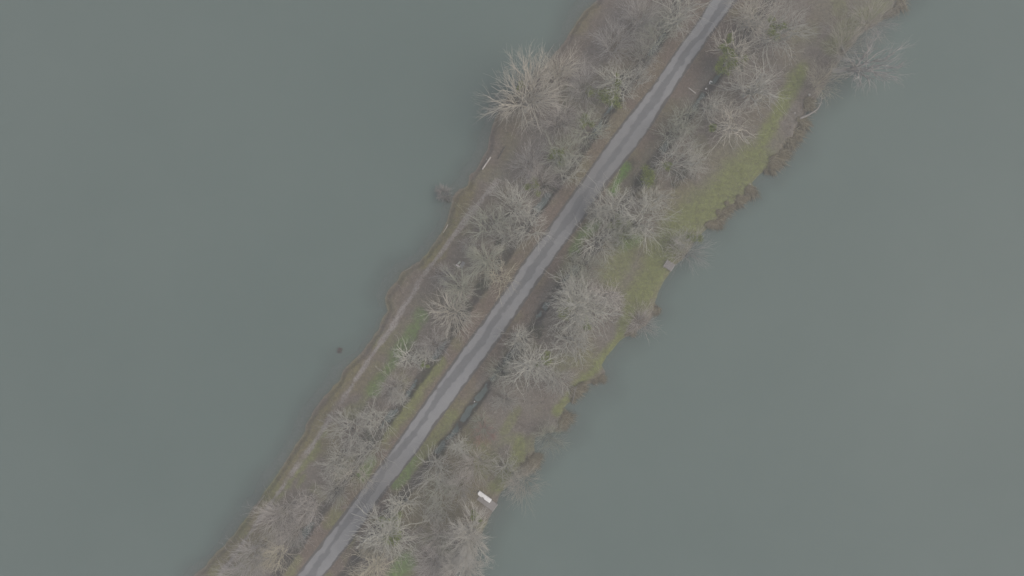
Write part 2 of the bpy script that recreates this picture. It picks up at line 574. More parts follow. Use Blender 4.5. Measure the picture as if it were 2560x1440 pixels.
# the surface is older and darker over a stretch in the upper middle of the photo
yy = (Uu * ax_u[1] + Vv * ax_v[1])
worn = smooth(6, 12, yy) * (1 - smooth(24, 32, yy)) * 0.55 + 0.3 * smooth(-44, -30, yy) * (1 - smooth(-30, -24, yy))
fattr(me, 'seal', seal.ravel())
fattr(me, 'damp', damp.ravel())
fattr(me, 'worn', np.clip(worn + (fbm(Uu, Vv, 6, 55) - 0.5) * 0.5, 0, 1).ravel())
m, nt, b = mat_new('old_asphalt')
f1, f2 = noise(nt, 9.0, 6, 0.7), noise(nt, 0.7, 5)
c = ramp(nt, f2, [(0.3, (0.305, 0.310, 0.318)), (0.7, (0.355, 0.360, 0.366))])
c = mix(nt, math_(nt, 'MULTIPLY', attr(nt, 'worn'), 0.65), c, (0.205, 0.204, 0.202))
c = mix(nt, math_(nt, 'MULTIPLY', attr(nt, 'damp'), 1.0), c, ramp(nt, f2, [(0.3, (0.205, 0.210, 0.218)), (0.7, (0.240, 0.245, 0.252))]))
inv = math_(nt, 'SUBTRACT', 1.0, attr(nt, 'seal'))
c = mix(nt, inv, c, ramp(nt, f1, [(0.3, (0.128, 0.122, 0.116)), (0.7, (0.170, 0.160, 0.150))]))
c = mix(nt, 1.0, c, ramp(nt, f1, [(0.3, (0.60, 0.60, 0.60)), (0.7, (0.76, 0.76, 0.76))]), 'MULTIPLY')
nt.links.new(c, b.inputs['Base Color'])
bump(nt, b, f1, 0.015, 0.6)
tag(add_obj('road', me, m), 'narrow straight worn asphalt road with a dark centre strip', 'road', kind='structure')

# ---------------------------------------------------------------- ground cover (nobody could count it)
def ground_points(n, seed, accept):
    r = np.random.default_rng(seed)
    u = r.uniform(-80, 80, n)
    v = r.uniform(-25, 27, n)
    X, Y = u * ax_u[0] + v * ax_v[0], u * ax_u[1] + v * ax_v[1]
    z, d, dd, rd = ground_z(X, Y, True)
    vl_, vr_ = along(roadL, u), along(roadR, u)
    offroad = (v < vl_ - 0.15) | (v > vr_ + 0.15)
    k = accept(X, Y, d, dd, r, offroad, v)
    return X[k], Y[k], z[k], r


def shard_mesh(name, X, Y, Z, r, lo, hi, lift, tint):
    n = len(X)
    s = r.uniform(lo, hi, n)[:, None]
    a = r.uniform(0, 2 * np.pi, n)
    d1 = np.stack([np.cos(a), np.sin(a), r.uniform(-.35, .35, n)], 1) * s
    d2 = np.stack([-np.sin(a), np.cos(a), r.uniform(-.35, .35, n)], 1) * s * r.uniform(0.4, 0.7, n)[:, None]
    c = np.stack([X, Y, Z + lift + 0.3 * s[:, 0]], 1)
    V = np.stack([c - d1, c + d2, c + d1, c - d2], 1).reshape(-1, 3)
    me = mesh_np(name, V, np.arange(4 * n).reshape(-1, 4))
    fattr(me, 'tint', np.repeat(tint, 4))
    return me


X, Y, Z, r = ground_points(150000, 61, lambda X, Y, d, dd, r, off, v: (d > 0.3) & (dd > 0.8) & off & (r.random(len(X)) < 0.35 + 0.65 * fbm(X, Y, 3, 63)))
vv = veg_fields(X, Y)
k = r.random(len(X)) > 0.75 * np.maximum(vv['y'], vv['g'])
X, Y, Z = X[k], Y[k], Z[k]
me = shard_mesh('fallen_leaves', X, Y, Z, r, 0.05, 0.11, 0.02, r.random(len(X)))
m, nt, b = mat_new('dead_leaf')
nt.links.new(ramp(nt, attr(nt, 'tint'), [(0.0, (0.06, 0.046, 0.037)), (0.4, (0.125, 0.092, 0.070)), (0.75, (0.165, 0.135, 0.108)), (1.0, (0.28, 0.25, 0.22))]), b.inputs['Base Color'])
tag(add_obj('fallen_leaves', me, m), 'brown fallen leaves strewn over the causeway', 'leaves', kind='stuff')

# short grass in the green patches
X, Y, Z, r = ground_points(520000, 71, lambda X, Y, d, dd, r, off, v: (d > 0.25) & (dd > 0.8) & off & (r.random(len(X)) < np.max(list(veg_fields(X, Y).values()), 0) * 0.8 - 0.25))
n = len(X)
vv = veg_fields(X, Y)
kindv = np.where(vv['g'] > np.maximum(vv['y'], vv['o']), 1.0, np.where(vv['o'] > vv['y'], 0.0, 0.5))
h = r.uniform(0.05, 0.14, n)
a = r.uniform(0, 2 * np.pi, n)
w = 0.022
c0 = np.stack([X, Y, Z], 1)
sd = np.stack([-np.sin(a), np.cos(a), 0 * a], 1) * w
tip = c0 + np.stack([np.cos(a) * h * 1.3, np.sin(a) * h * 1.3, h], 1)
V = np.stack([c0 - sd, c0 + sd, tip], 1).reshape(-1, 3)
me = mesh_np('grass', V, None, np.arange(3 * n).reshape(-1, 3))
fattr(me, 'tint', np.repeat(kindv * 0.8 + r.random(n) * 0.2, 3))
m, nt, b = mat_new('short_grass')
nt.links.new(ramp(nt, attr(nt, 'tint'), [(0.0, (0.13, 0.11, 0.05)), (0.2, (0.165, 0.145, 0.075)), (0.4, (0.140, 0.156, 0.050)), (0.6, (0.210, 0.240, 0.088)), (0.8, (0.09, 0.185, 0.032)), (1.0, (0.15, 0.28, 0.062))]), b.inputs['Base Color'])
tag(add_obj('grass', me, m), 'short yellow green grass growing along the banks and verges', 'grass', kind='stuff')

# ---------------------------------------------------------------- bare trees
class Tubes:
    """collects bundles of tapering tubes, one mesh at the end"""
    def __init__(s):
        s.V, s.F4, s.n, s.R, s.lean = [], [], 0, [], None

    def add(s, Pn, Rn, sides):
        n, k, _ = Pn.shape
        T = np.gradient(Pn, axis=1)
        T /= np.linalg.norm(T, axis=2, keepdims=True) + 1e-9
        ref = np.where(np.abs(T[..., 2:3]) > 0.9, np.array([1.0, 0, 0]), np.array([0, 0, 1.0]))
        A = np.cross(T, ref)
        A /= np.linalg.norm(A, axis=2, keepdims=True) + 1e-9
        B = np.cross(T, A)
        ang = np.arange(sides) * 2 * np.pi / sides
        ring = A[:, :, None, :] * np.cos(ang)[None, None, :, None] + B[:, :, None, :] * np.sin(ang)[None, None, :, None]
        V = Pn[:, :, None, :] + ring * Rn[:, :, None, None]
        base = s.n + (np.arange(n)[:, None, None] * k + np.arange(k - 1)[None, :, None]) * sides + np.arange(sides)[None, None, :]
        nxt = s.n + (np.arange(n)[:, None, None] * k + np.arange(k - 1)[None, :, None]) * sides + ((np.arange(sides) + 1) % sides)[None, None, :]
        s.F4.append(np.stack([base, nxt, nxt + sides, base + sides], -1).reshape(-1, 4))
        s.V.append(V.reshape(-1, 3))
        s.R.append(np.repeat(Rn.ravel(), sides))
        s.n += n * k * sides

    def mesh(s, name):
        V = np.concatenate(s.V)
        if s.lean is not None:
            f = np.clip(V[:, 2] / s.lean[2], 0, 1.0) ** 0.6
            V[:, 0] += s.lean[0] * f
            V[:, 1] += s.lean[1] * f
        me = mesh_np(name, V, np.concatenate(s.F4), smooth=True)
        fattr(me, 'thick', np.concatenate(s.R))
        return me


def unit(a):
    return a / (np.linalg.norm(a, axis=-1, keepdims=True) + 1e-9)


def spawn(r, Pn, Rn, n, t0, ang, ratio, k, wig, trop, rmin, taper=0.3, out=0.0, lmax=9):
    """n children from every parent polyline"""
    Np, K, _ = Pn.shape
    idx = np.repeat(np.arange(Np), n)
    M = len(idx)
    t = t0 + (1 - t0) * (np.tile(np.arange(n), Np) + r.random(M)) / n
    f = t * (K - 1)
    i0 = np.clip(np.floor(f).astype(int), 0, K - 2)
    w = (f - i0)[:, None]
    pos = Pn[idx, i0] * (1 - w) + Pn[idx, i0 + 1] * w
    rad = Rn[idx, i0] * (1 - w[:, 0]) + Rn[idx, i0 + 1] * w[:, 0]
    tan = unit(Pn[idx, i0 + 1] - Pn[idx, i0])
    rp = unit(np.cross(tan, r.normal(size=(M, 3))))
    a = ang * r.uniform(0.6, 1.35, M)[:, None]
    d = unit(tan * np.cos(a) + rp * np.sin(a))
    Lp = np.linalg.norm(np.diff(Pn, axis=1), axis=2).sum(1)[idx]
    L = np.minimum(Lp * ratio * (1.15 - 0.6 * t) * r.uniform(0.6, 1.35, M), lmax)
    pts = [pos]
    for q in range(k - 1):
        hor = unit(pos * np.array([1, 1, 0]))
        d = unit(d + wig * r.normal(size=(M, 3)) + np.array([0, 0, trop]) + out * hor)
        pts.append(pts[-1] + d * (L / (k - 1))[:, None])
    Pc = np.stack(pts, 1)
    r0 = np.maximum(rad * 0.72, rmin)
    Rc = r0[:, None] * np.linspace(1, taper, k)[None]
    Rc = np.maximum(Rc, rmin * 0.55)
    return Pc, Rc


def limbs(r, n, Rc, H, zlo, r0, wig, k=8, pow_=0.5, start_spread=0.15, ell=1.0):
    """main limbs from the trunk head to points spread over the crown"""
    a = np.arange(n) * 2.399 + r.uniform(0, 6.28) + r.normal(size=n) * 0.5
    rr = Rc * np.clip(((np.arange(n) + 0.6) / n), 0, 1) ** pow_ * r.uniform(0.5, 1.12, n)
    rr = rr * 0.78
    tip = np.stack([np.cos(a) * rr * ell, np.sin(a) * rr / ell, H * (0.55 + 0.40 * (1 - (rr / Rc) ** 1.5)) * r.uniform(0.85, 1.05, n)], 1)
    st = np.stack([np.cos(a) * start_spread, np.sin(a) * start_spread, zlo * r.uniform(0.7, 1.1, n)], 1)
    t = np.linspace(0, 1, k)[None, :, None]
    hor = tip - st
    ctrl = st + hor * np.array([0.38, 0.38, 0.62])
    Pn = (1 - t) ** 2 * st[:, None] + 2 * t * (1 - t) * ctrl[:, None] + t * t * tip[:, None]
    L = np.linalg.norm(hor, axis=1)[:, None, None]
    wob = np.cumsum(r.normal(size=(n, k, 3)), axis=1) * wig * L / k
    wob -= wob[:, :1]
    Pn = Pn + wob
    rad = r0 * (0.6 + 0.6 * (rr / Rc))[:, None] * np.linspace(1, 0.28, k)[None]
    return Pn, rad


def make_tree(kind, seed, Rc, H, ell=1.0, dens=1.0, lean=None):
    """returns (trunk mesh, crown mesh) for a crown of radius Rc and height H metres"""
    r = np.random.default_rng(seed)
    T, C = Tubes(), Tubes()
    T.lean = C.lean = lean
    nd = lambda q: max(1, int(round(q * dens)))
    if kind in ('gnarl', 'big', 'fan'):
        zlo = {'gnarl': 0.16, 'big': 0.22, 'fan': 0.12}[kind] * H
        r0 = {'gnarl': 0.034, 'big': 0.028, 'fan': 0.022}[kind] * Rc + 0.03
        tp = np.stack([np.cumsum(r.normal(size=6)) * 0.05, np.cumsum(r.normal(size=6)) * 0.05, np.linspace(-0.35, zlo * 1.1, 6)], 1)[None]
        tp[:, :, :2] -= tp[:, -1:, :2] * 0.5
        T.add(tp, np.linspace(1.9, 1.25, 6)[None] * r0, 10)
        if kind == 'gnarl':
            Lp, Lr = limbs(r, 8, Rc, H, zlo, r0 * 0.66, 0.27, 9, 0.5, 0.12, ell)
            T.add(Lp, Lr, 7)
            B, Br = spawn(r, Lp, Lr, nd(7), 0.12, 0.95, 0.66, 9, 0.27, 0.01, 0.026, 0.35, 0.05)
            C.add(B, Br, 5)
            D, Dr = spawn(r, np.concatenate([B, Lp]), np.concatenate([Br, Lr]), nd(5), 0.15, 0.8, 0.52, 7, 0.24, 0.02, 0.0155, 0.4, 0.04)
            C.add(D, Dr, 3)
            E, Er = spawn(r, D, Dr, nd(4), 0.15, 0.65, 1.0, 5, 0.17, 0.02, 0.0078, 0.5, 0.06)
            C.add(E, Er, 3)
        elif kind == 'big':
            Lp, Lr = limbs(r, 10, Rc, H, zlo, r0 * 0.7, 0.11, 9, 0.45, 0.15, ell)
            T.add(Lp, Lr, 7)
            B, Br = spawn(r, Lp, Lr, nd(7), 0.15, 0.62, 0.60, 9, 0.12, 0.01, 0.024, 0.35, 0.06)
            C.add(B, Br, 4)
            D, Dr = spawn(r, np.concatenate([B, Lp]), np.concatenate([Br, Lr]), nd(5), 0.2, 0.6, 0.52, 6, 0.12, 0.01, 0.0145, 0.4, 0.05)
            C.add(D, Dr, 3)
            E, Er = spawn(r, D, Dr, nd(4), 0.2, 0.5, 0.95, 5, 0.12, 0.02, 0.0080, 0.5, 0.06)
            C.add(E, Er, 3)
        else:
            Lp, Lr = limbs(r, 11, Rc, H, zlo, r0 * 0.75, 0.19, 7, 0.5, 0.9, ell)
            T.add(Lp, Lr, 6)
            B, Br = spawn(r, Lp, Lr, nd(6), 0.05, 0.75, 0.72, 7, 0.16, 0.02, 0.020, 0.4, 0.07)
            C.add(B, Br, 4)
            D, Dr = spawn(r, B, Br, nd(5), 0.1, 0.75, 0.62, 6, 0.16, 0.02, 0.0125, 0.45, 0.06)
            C.add(D, Dr, 3)
            E, Er = spawn(r, D, Dr, nd(4), 0.2, 0.6, 1.0, 4, 0.14, 0.02, 0.0064, 0.5, 0.08)
            C.add(E, Er, 3)
    else:
        n = {'wisp': 26, 'broom': 60}[kind]
        sp = {'wisp': 0.5, 'broom': 0.55}[kind]
        Lp, Lr = limbs(r, n, Rc, H, 0.05, 0.028 if kind == 'wisp' else 0.034, 0.06, 6, 0.5, sp, ell)
        Lp[:, :, 2] -= np.linspace(0.15, 0, 6)[None]
        T.add(Lp, Lr, 5)
        if kind == 'wisp':
            B, Br = spawn(r, Lp, Lr, nd(7), 0.15, 0.6, 0.70, 6, 0.14, 0.03, 0.0115, 0.5, 0.12)
            C.add(B, Br, 3)
            D, Dr = spawn(r, B, Br, nd(5), 0.15, 0.6, 0.65, 5, 0.14, 0.03, 0.0072, 0.55, 0.10)
            C.add(D, Dr, 3)
        else:
            B, Br = spawn(r, Lp, Lr, nd(10), 0.3, 0.4, 0.40, 5, 0.08, 0.08, 0.016, 0.45, 0.12)
            C.add(B, Br, 3)
            D, Dr = spawn(r, B, Br, nd(6), 0.2, 0.4, 0.6, 4, 0.08, 0.08, 0.0115, 0.5, 0.12)
            C.add(D, Dr, 3)
    return T.mesh(kind + '_trunk'), C.mesh(kind + '_crown')


def bark(name, c1, c2):
    """pale lichen on the limbs, browner bark on the one-year twigs"""
    m, nt, b = mat_new(name)
    f = noise(nt, 0.9, 5)
    limb = ramp(nt, f, [(0.3, c1), (0.7, tuple(min(0.66, q * 1.08) for q in c2))])
    twig = ramp(nt, f, [(0.3, tuple(q * 0.94 for q in c1)), (0.7, tuple(q * 0.92 for q in c2))])
    mr = N(nt, 'ShaderNodeMapRange')
    mr.inputs[1].default_value = 0.008
    mr.inputs[2].default_value = 0.030
    nt.links.new(attr(nt, 'thick'), mr.inputs[0])
    nt.links.new(mix(nt, mr.outputs[0], twig, limb), b.inputs['Base Color'])
    return m


BARK = {
    'white': bark('lichen_white_bark', (0.441, 0.432, 0.377), (0.599, 0.584, 0.513)),
    'grey': bark('grey_bark', (0.389, 0.378, 0.335), (0.504, 0.490, 0.435)),
    'green': bark('lichen_green_bark', (0.346, 0.355, 0.281), (0.473, 0.476, 0.392)),
    'tan': bark('tan_bark', (0.441, 0.407, 0.344), (0.557, 0.520, 0.445)),
    'pink': bark('pinkish_grey_bark', (0.451, 0.412, 0.377), (0.568, 0.525, 0.479)),
    'gold': bark('yellowish_bark', (0.473, 0.432, 0.329), (0.599, 0.551, 0.435)),
    'mauve': bark('mauve_grey_bark', (0.420, 0.394, 0.373), (0.535, 0.505, 0.474)),
    'pale': bark('pale_tan_bark', (0.505, 0.479, 0.419), (0.626, 0.597, 0.537)),
    'faint': bark('faint_grey_bark', (0.345, 0.33, 0.31), (0.44, 0.425, 0.40)),
    'dark': bark('dark_wet_bark', (0.20, 0.155, 0.145), (0.28, 0.22, 0.205)),
    'red': bark('reddish_bark', (0.358, 0.196, 0.164), (0.463, 0.278, 0.232)),
}
m, nt, b = mat_new('ivy_leaf')
nt.links.new(ramp(nt, attr(nt, 'tint'), [(0.0, (0.06, 0.075, 0.016)), (0.5, (0.19, 0.235, 0.045)), (1.0, (0.30, 0.36, 0.085))]), b.inputs['Base Color'])
IVY = m
m, nt, b = mat_new('dark_undergrowth_leaf')
nt.links.new(ramp(nt, attr(nt, 'tint'), [(0.0, (0.035, 0.042, 0.026)), (0.6, (0.095, 0.105, 0.070)), (1.0, (0.18, 0.185, 0.135))]), b.inputs['Base Color'])
BRAMBLE = m


def leaf_clump(name, r, cx, cy, cz, rx, n, size=0.09, flat=0.5):
    """a loose cloud of small leaves"""
    nb = max(4, int(rx * 6))
    sub = r.normal(size=(nb, 3)) * np.array([rx * .45, rx * .45, rx * .3 * flat])
    pk = sub[r.integers(0, nb, n)] + r.normal(size=(n, 3)) * rx * 0.2 * np.array([1, 1, flat])
    pk += np.array([cx, cy, cz])
    pk[:, 2] = np.maximum(pk[:, 2], 0.1)
    s = r.uniform(0.5, 1.2, n)[:, None] * size
    d1, d2 = unit(r.normal(size=(n, 3))) * s, unit(r.normal(size=(n, 3))) * s * 0.6
    V = np.stack([pk - d1, pk + d2, pk + d1, pk - d2], 1).reshape(-1, 3)
    me = mesh_np(name, V, np.arange(4 * n).reshape(-1, 4))
    fattr(me, 'tint', np.repeat(r.random(n), 4))
    return me


# kind, px, py (middle of the crown), radius px, height m, bark, own seed (0 = take from the pool), label, ivy[(px,py,r_px)], options
TREES = [
    # ---- left of the road
    ('big', 1318, 238, 126, 13.5, 'tan', 11, 'broad bare tan tree leaning over the left lake, largest crown of that bank', [(1300, 215, 12)], {'dens': 1.1}),
    ('big', 1392, 178, 62, 10, 'tan', 12, 'narrower bare tan tree just right of the broadest tree on the left bank', [], {}),
    ('fan', 1695, 25, 62, 7, 'white', 0, 'lichen white bushy tree at the top edge, left of the road', [], {}),
    ('fan', 1650, 80, 52, 6, 'green', 0, 'green grey twiggy bush above the ditch near the top, left of the road', [], {}),
    ('wisp', 1600, 45, 52, 4, 'mauve', 0, 'thin mauve brush at the top, between reddish bank and white bushes', [], {}),
    ('wisp', 1610, 130, 48, 4, 'grey', 0, 'wispy grey brush over the left ditch below the green grey bush', [], {}),
    ('wisp', 1535, 110, 52, 3.5, 'mauve', 0, 'thin mauve brush on the pale grey strip near the upper left bank', [], {}),
    ('gnarl', 1548, 200, 62, 7, 'white', 21, 'crooked white branched tree with a bright moss clump, left of the road', [(1522, 238, 30), (1540, 200, 14)], {'dens': 0.9}),
    ('fan', 1590, 200, 40, 4.5, 'grey', 0, 'grey twiggy bush between the crooked mossy tree and the road', [], {}),
    ('wisp', 1460, 215, 52, 3.5, 'mauve', 0, 'thin mauve brush right of the broadest tan tree', [], {}),
    ('fan', 1470, 320, 50, 5, 'green', 0, 'green grey bush at the ditch below the crooked mossy tree', [(1465, 300, 18)], {}),
    ('wisp', 1400, 300, 55, 3.5, 'pink', 0, 'thin pinkish brush between the tan tree and the left ditch', [], {}),
    ('fan', 1405, 385, 56, 6, 'green', 0, 'dense green grey bush beside the road, above the bluish ditch pool', [(1395, 385, 22)], {}),
    ('fan', 1420, 425, 42, 5, 'white', 0, 'small white fan shaped bush close to the left road edge', [], {}),
    ('wisp', 1325, 410, 46, 3.5, 'mauve', 0, 'thin mauve brush right of the pale plank on the left bank', [], {}),
    ('wisp', 1350, 455, 46, 3, 'pink', 0, 'low pinkish brush beside a dark green patch, left of the road', [(1338, 470, 20)], {}),
    ('fan', 1290, 520, 60, 7, 'white', 31, 'white twigged tree, upper one of the dense clump left of the road', [], {}),
    ('fan', 1222, 562, 54, 6, 'green', 0, 'green grey bushy tree at the path side of the dense clump', [], {}),
    ('fan', 1325, 572, 48, 6, 'white', 0, 'white bushy tree at the road side of the dense clump', [], {}),
    ('fan', 1262, 592, 44, 5, 'grey', 0, 'grey bush at the lower end of the dense clump left of the road', [], {}),
    ('wisp', 1172, 612, 26, 2.5, 'mauve', 0, 'small mauve brush by the dirt path above the two pale blocks', [], {}),
    ('big', 1215, 650, 76, 8, 'green', 32, 'green grey spreading tree behind the two pale blocks', [], {}),
    ('fan', 1250, 690, 46, 5, 'gold', 0, 'yellowish grey bush close to the road below the green grey tree', [], {}),
    ('wisp', 1108, 688, 32, 3, 'mauve', 0, 'thin mauve brush between the dirt path and the broad tan trees', [], {}),
    ('big', 1150, 722, 62, 8, 'green', 33, 'green grey tree above the wide tan tree, left of the road', [], {}),
    ('big', 1128, 778, 86, 9.5, 'tan', 34, 'wide tan tree with long curved limbs between green grass and road', [], {}),
    ('wisp', 1085, 862, 42, 3, 'mauve', 0, 'low mauve brush at the ditch just under the wide tan tree', [], {}),
    ('gnarl', 1018, 900, 50, 4.5, 'white', 35, 'broken white branched tree sprawling beside the bright green strip', [], {'dens': 0.8}),
    ('gnarl', 1062, 892, 42, 4, 'white', 36, 'tangle of bleached white branches hanging over the left ditch', [(1058, 905, 12)], {'dens': 0.7}),
    ('wisp', 985, 965, 44, 3, 'pink', 0, 'pinkish brush between broken white tree and lower ditch, left side', [], {}),
    ('gnarl', 1000, 992, 32, 3.5, 'white', 0, 'small white forked tree over the ditch left of the road', [], {}),
    ('fan', 935, 1050, 48, 6, 'white', 0, 'white twigged tree next to the dark ditch pool, left of the road', [], {}),
    ('fan', 868, 1082, 62, 7, 'grey', 37, 'wide grey feathery tree beside the dirt path, lower left', [], {}),
    ('fan', 925, 1125, 46, 5, 'grey', 0, 'grey tree between the feathery tree and the road', [], {}),
    ('fan', 842, 1162, 46, 6, 'white', 0, 'pale white crowned tree standing near the bank, lower left', [], {}),
    ('fan', 885, 1190, 46, 5, 'tan', 0, 'tan grey bush beside a bright green verge patch, lower left', [], {}),
    ('wisp', 838, 1228, 42, 3.5, 'grey', 0, 'wispy grey brush between pale crowned tree and road, lower left', [], {}),
    ('fan', 768, 1270, 46, 5, 'pink', 0, 'pinkish bare tree with a few bright limbs, lower left', [], {}),
    ('wisp', 700, 1288, 58, 4, 'pink', 0, 'wide pinkish brush spreading to the left bank near the bottom', [], {}),
    ('wisp', 735, 1330, 46, 3.5, 'pink', 0, 'pinkish brush above the dark hollow near the bottom left', [], {}),
    ('fan', 690, 1392, 48, 5, 'gold', 41, 'yellowish feathery bush beside the dark hollow, bottom left', [], {}),
    ('wisp', 635, 1390, 55, 4, 'mauve', 0, 'thin mauve brush in the bottom left corner of the causeway', [], {}),
    ('wisp', 590, 1440, 48, 4, 'mauve', 0, 'mauve brush cut by the bottom edge beside the left bank', [], {}),
    # ---- right of the road
    ('gnarl', 1885, 40, 62, 9, 'tan', 51, 'crooked tan tree at the top edge, right of the road', [], {'dens': 0.9}),
    ('fan', 1950, 72, 74, 9, 'grey', 52, 'grey tree with long fine radiating twigs near the top right', [(1940, 78, 22)], {}),
    ('gnarl', 1845, 130, 66, 9, 'tan', 53, 'crooked tree wrapped in the largest bright green ivy clump', [(1830, 148, 27), (1812, 120, 16), (1800, 165, 18), (1825, 95, 14)], {'dens': 0.75}),
    ('gnarl', 1890, 215, 78, 8.5, 'grey', 54, 'sprawling thin grey tree below the ivy wrapped tree', [], {'dens': 0.85}),
    ('gnarl', 1838, 300, 78, 8.5, 'tan', 55, 'sprawling tan tree with crooked limbs beside the yellow green grass', [(1782, 318, 14)], {'dens': 0.8}),
    ('gnarl', 1778, 262, 40, 5, 'white', 56, 'small white limbed tree over the bluish ditch pool near the top', [], {'dens': 0.8}),
    ('wisp', 2190, 45, 66, 6, 'pink', 61, 'pinkish bank tree nearest the top right corner, over the water', [], {'base': (2170, 62)}),
    ('wisp', 2115, 110, 66, 6, 'tan', 62, 'tan brushy tree leaning from the right bank near the top', [], {'base': (2105, 130)}),
    ('big', 2192, 162, 108, 8, 'faint', 63, 'thin spreading tree reaching farthest over the right lake', [], {'dens': 0.78, 'base': (2085, 172)}),
    ('wisp', 2062, 200, 54, 5, 'gold', 64, 'yellowish many stemmed shrub on the bank above the fallen log', [], {}),
    ('fan', 1690, 395, 66, 7.5, 'grey', 57, 'grey tree of fine radiating twigs above the bright green patch', [(1622, 440, 26), (1670, 420, 14)], {}),
    ('fan', 1742, 405, 34, 5, 'white', 0, 'small pale tree beside the yellow green meadow', [], {}),
    ('fan', 1690, 330, 44, 4.5, 'green', 0, 'green grey bush in the ditch above the fine twigged grey tree', [], {}),
    ('fan', 1712, 295, 40, 4, 'green', 0, 'green grey bush at the ditch under the bluish pool', [], {}),
    ('fan', 1615, 545, 72, 8, 'white', 71, 'bright white tree, biggest of the clump right of the road', [], {}),
    ('fan', 1632, 500, 46, 7, 'white', 0, 'white tree at the meadow side top of the bright clump', [], {}),
    ('gnarl', 1535, 515, 54, 7.5, 'white', 72, 'white crooked tree at the road side of the bright clump', [], {}),
    ('gnarl', 1500, 535, 44, 6, 'white', 0, 'small white crooked tree reaching over the right road edge', [], {}),
    ('fan', 1555, 575, 44, 5, 'green', 0, 'green grey bush in the dark middle of the bright clump', [(1545, 560, 22)], {}),
    ('fan', 1502, 602, 52, 6.5, 'white', 73, 'white fan branched tree just below the bright clump', [], {}),
    ('wisp', 1725, 625, 66, 5, 'mauve', 74, 'mauve shrub hanging over the right lake above the wooden platform', [(1746, 593, 17)], {'base': (1712, 636)}),
    ('fan', 1702, 606, 30, 4, 'white', 0, 'small white branched shrub inside the mauve bank shrub', [], {}),
    ('wisp', 1470, 668, 46, 4, 'green', 0, 'grey green brush along the right ditch below the fan branched tree', [], {}),
    ('fan', 1440, 700, 40, 5, 'green', 0, 'grey green bush beside the bluish ditch line right of the road', [], {}),
    ('gnarl', 1452, 770, 92, 9.5, 'white', 75, 'large twisted pale tree with a mossy middle, right of the road', [(1418, 780, 22), (1428, 762, 14), (1468, 815, 14)], {'dens': 1.5}),
    ('gnarl', 1510, 740, 52, 7, 'pink', 0, 'pinkish twisted tree between the large pale tree and the grass', [], {}),
    ('gnarl', 1430, 850, 58, 7, 'grey', 0, 'grey twisted tree below the large pale one', [], {}),
    ('wisp', 1605, 805, 46, 3.5, 'pink', 76, 'pinkish shrub on the right bank below the wooden platform', [], {}),
    ('gnarl', 1335, 915, 84, 8.5, 'white', 77, 'wide twisted white tree with one bright green clump, right of the road', [(1362, 902, 18)], {'dens': 1.05}),
    ('gnarl', 1300, 845, 44, 6, 'white', 0, 'small twisted white tree over the bluish ditch right of the road', [], {}),
    ('wisp', 1255, 935, 44, 4, 'green', 0, 'grey green brush in the ditch left of the wide twisted white tree', [], {}),
    ('fan', 1390, 950, 46, 5, 'grey', 0, 'pale grey bush at the lake side of the wide twisted white tree', [], {}),
    ('wisp', 1262, 998, 38, 3.5, 'grey', 0, 'grey brush over the narrow ditch line below the twisted white tree', [], {}),
    ('wisp', 1205, 1062, 34, 3.5, 'green', 0, 'green grey brush beside the thin bluish ditch line', [], {}),
    ('gnarl', 1152, 1118, 38, 5, 'white', 0, 'small white forked tree at the lower end of the bluish ditch line', [], {}),
    ('wisp', 1207, 1082, 34, 2.5, 'red', 78, 'low reddish shrub in the middle of the lower causeway', [], {}),
    ('wisp', 1190, 1160, 52, 3.5, 'pink', 0, 'thin pinkish brush below the reddish shrub', [], {}),
    ('wisp', 1370, 1098, 44, 3.5, 'green', 0, 'green grey shrub beside the small inlet of the right bank', [], {}),
    ('fan', 1270, 1182, 42, 4.5, 'grey', 0, 'pale grey bush above the jetty on the right bank', [], {}),
    ('wisp', 1308, 1212, 50, 4, 'tan', 0, 'tan shrub hanging over the water above the jetty', [], {}),
    ('fan', 1085, 1178, 54, 6.5, 'grey', 81, 'round grey twigged tree beside the road, lower right side', [], {}),
    ('fan', 1100, 1225, 44, 5, 'green', 0, 'green grey bush below the round grey twigged tree', [], {}),
    ('wisp', 1150, 1215, 44, 3.5, 'mauve', 0, 'thin mauve brush left of the white slab', [], {}),
    ('fan', 1090, 1278, 44, 5, 'grey', 0, 'grey bush left of the jetty and its white slab', [], {}),
    ('gnarl', 1005, 1272, 56, 7, 'white', 82, 'white crooked tree with bare pole like limbs beside the lower road', [(985, 1305, 22)], {'dens': 0.8}),
    ('gnarl', 966, 1345, 84, 9.5, 'white', 83, 'largest white limbed tree at the bottom, right of the road', [(985, 1345, 24), (960, 1300, 14)], {'dens': 1.1}),
    ('broom', 918, 1374, 36, 5.0, 'gold', 0, 'yellowish bush leaning to the road at the bottom', [], {}),
    ('gnarl', 935, 1420, 60, 6.5, 'gold', 0, 'yellowish grey tree cut by the bottom edge right of the road', [], {}),
    ('big', 1172, 1345, 78, 8.5, 'pale', 84, 'dense pale feathery tree on the bank just below the jetty', [(1185, 1290, 14)], {'dens': 1.5}),
    ('big', 1160, 1425, 62, 7.5, 'pale', 85, 'pale feathery tree cut by the bottom edge on the right bank', [], {'dens': 1.4}),
    ('wisp', 1100, 1345, 50, 4, 'pink', 0, 'pinkish brush between the large white tree and the pale feathery tree', [], {}),
    ('wisp', 1085, 1410, 52, 4, 'mauve', 0, 'mauve brush at the bottom edge beside the green patch', [], {}),
]
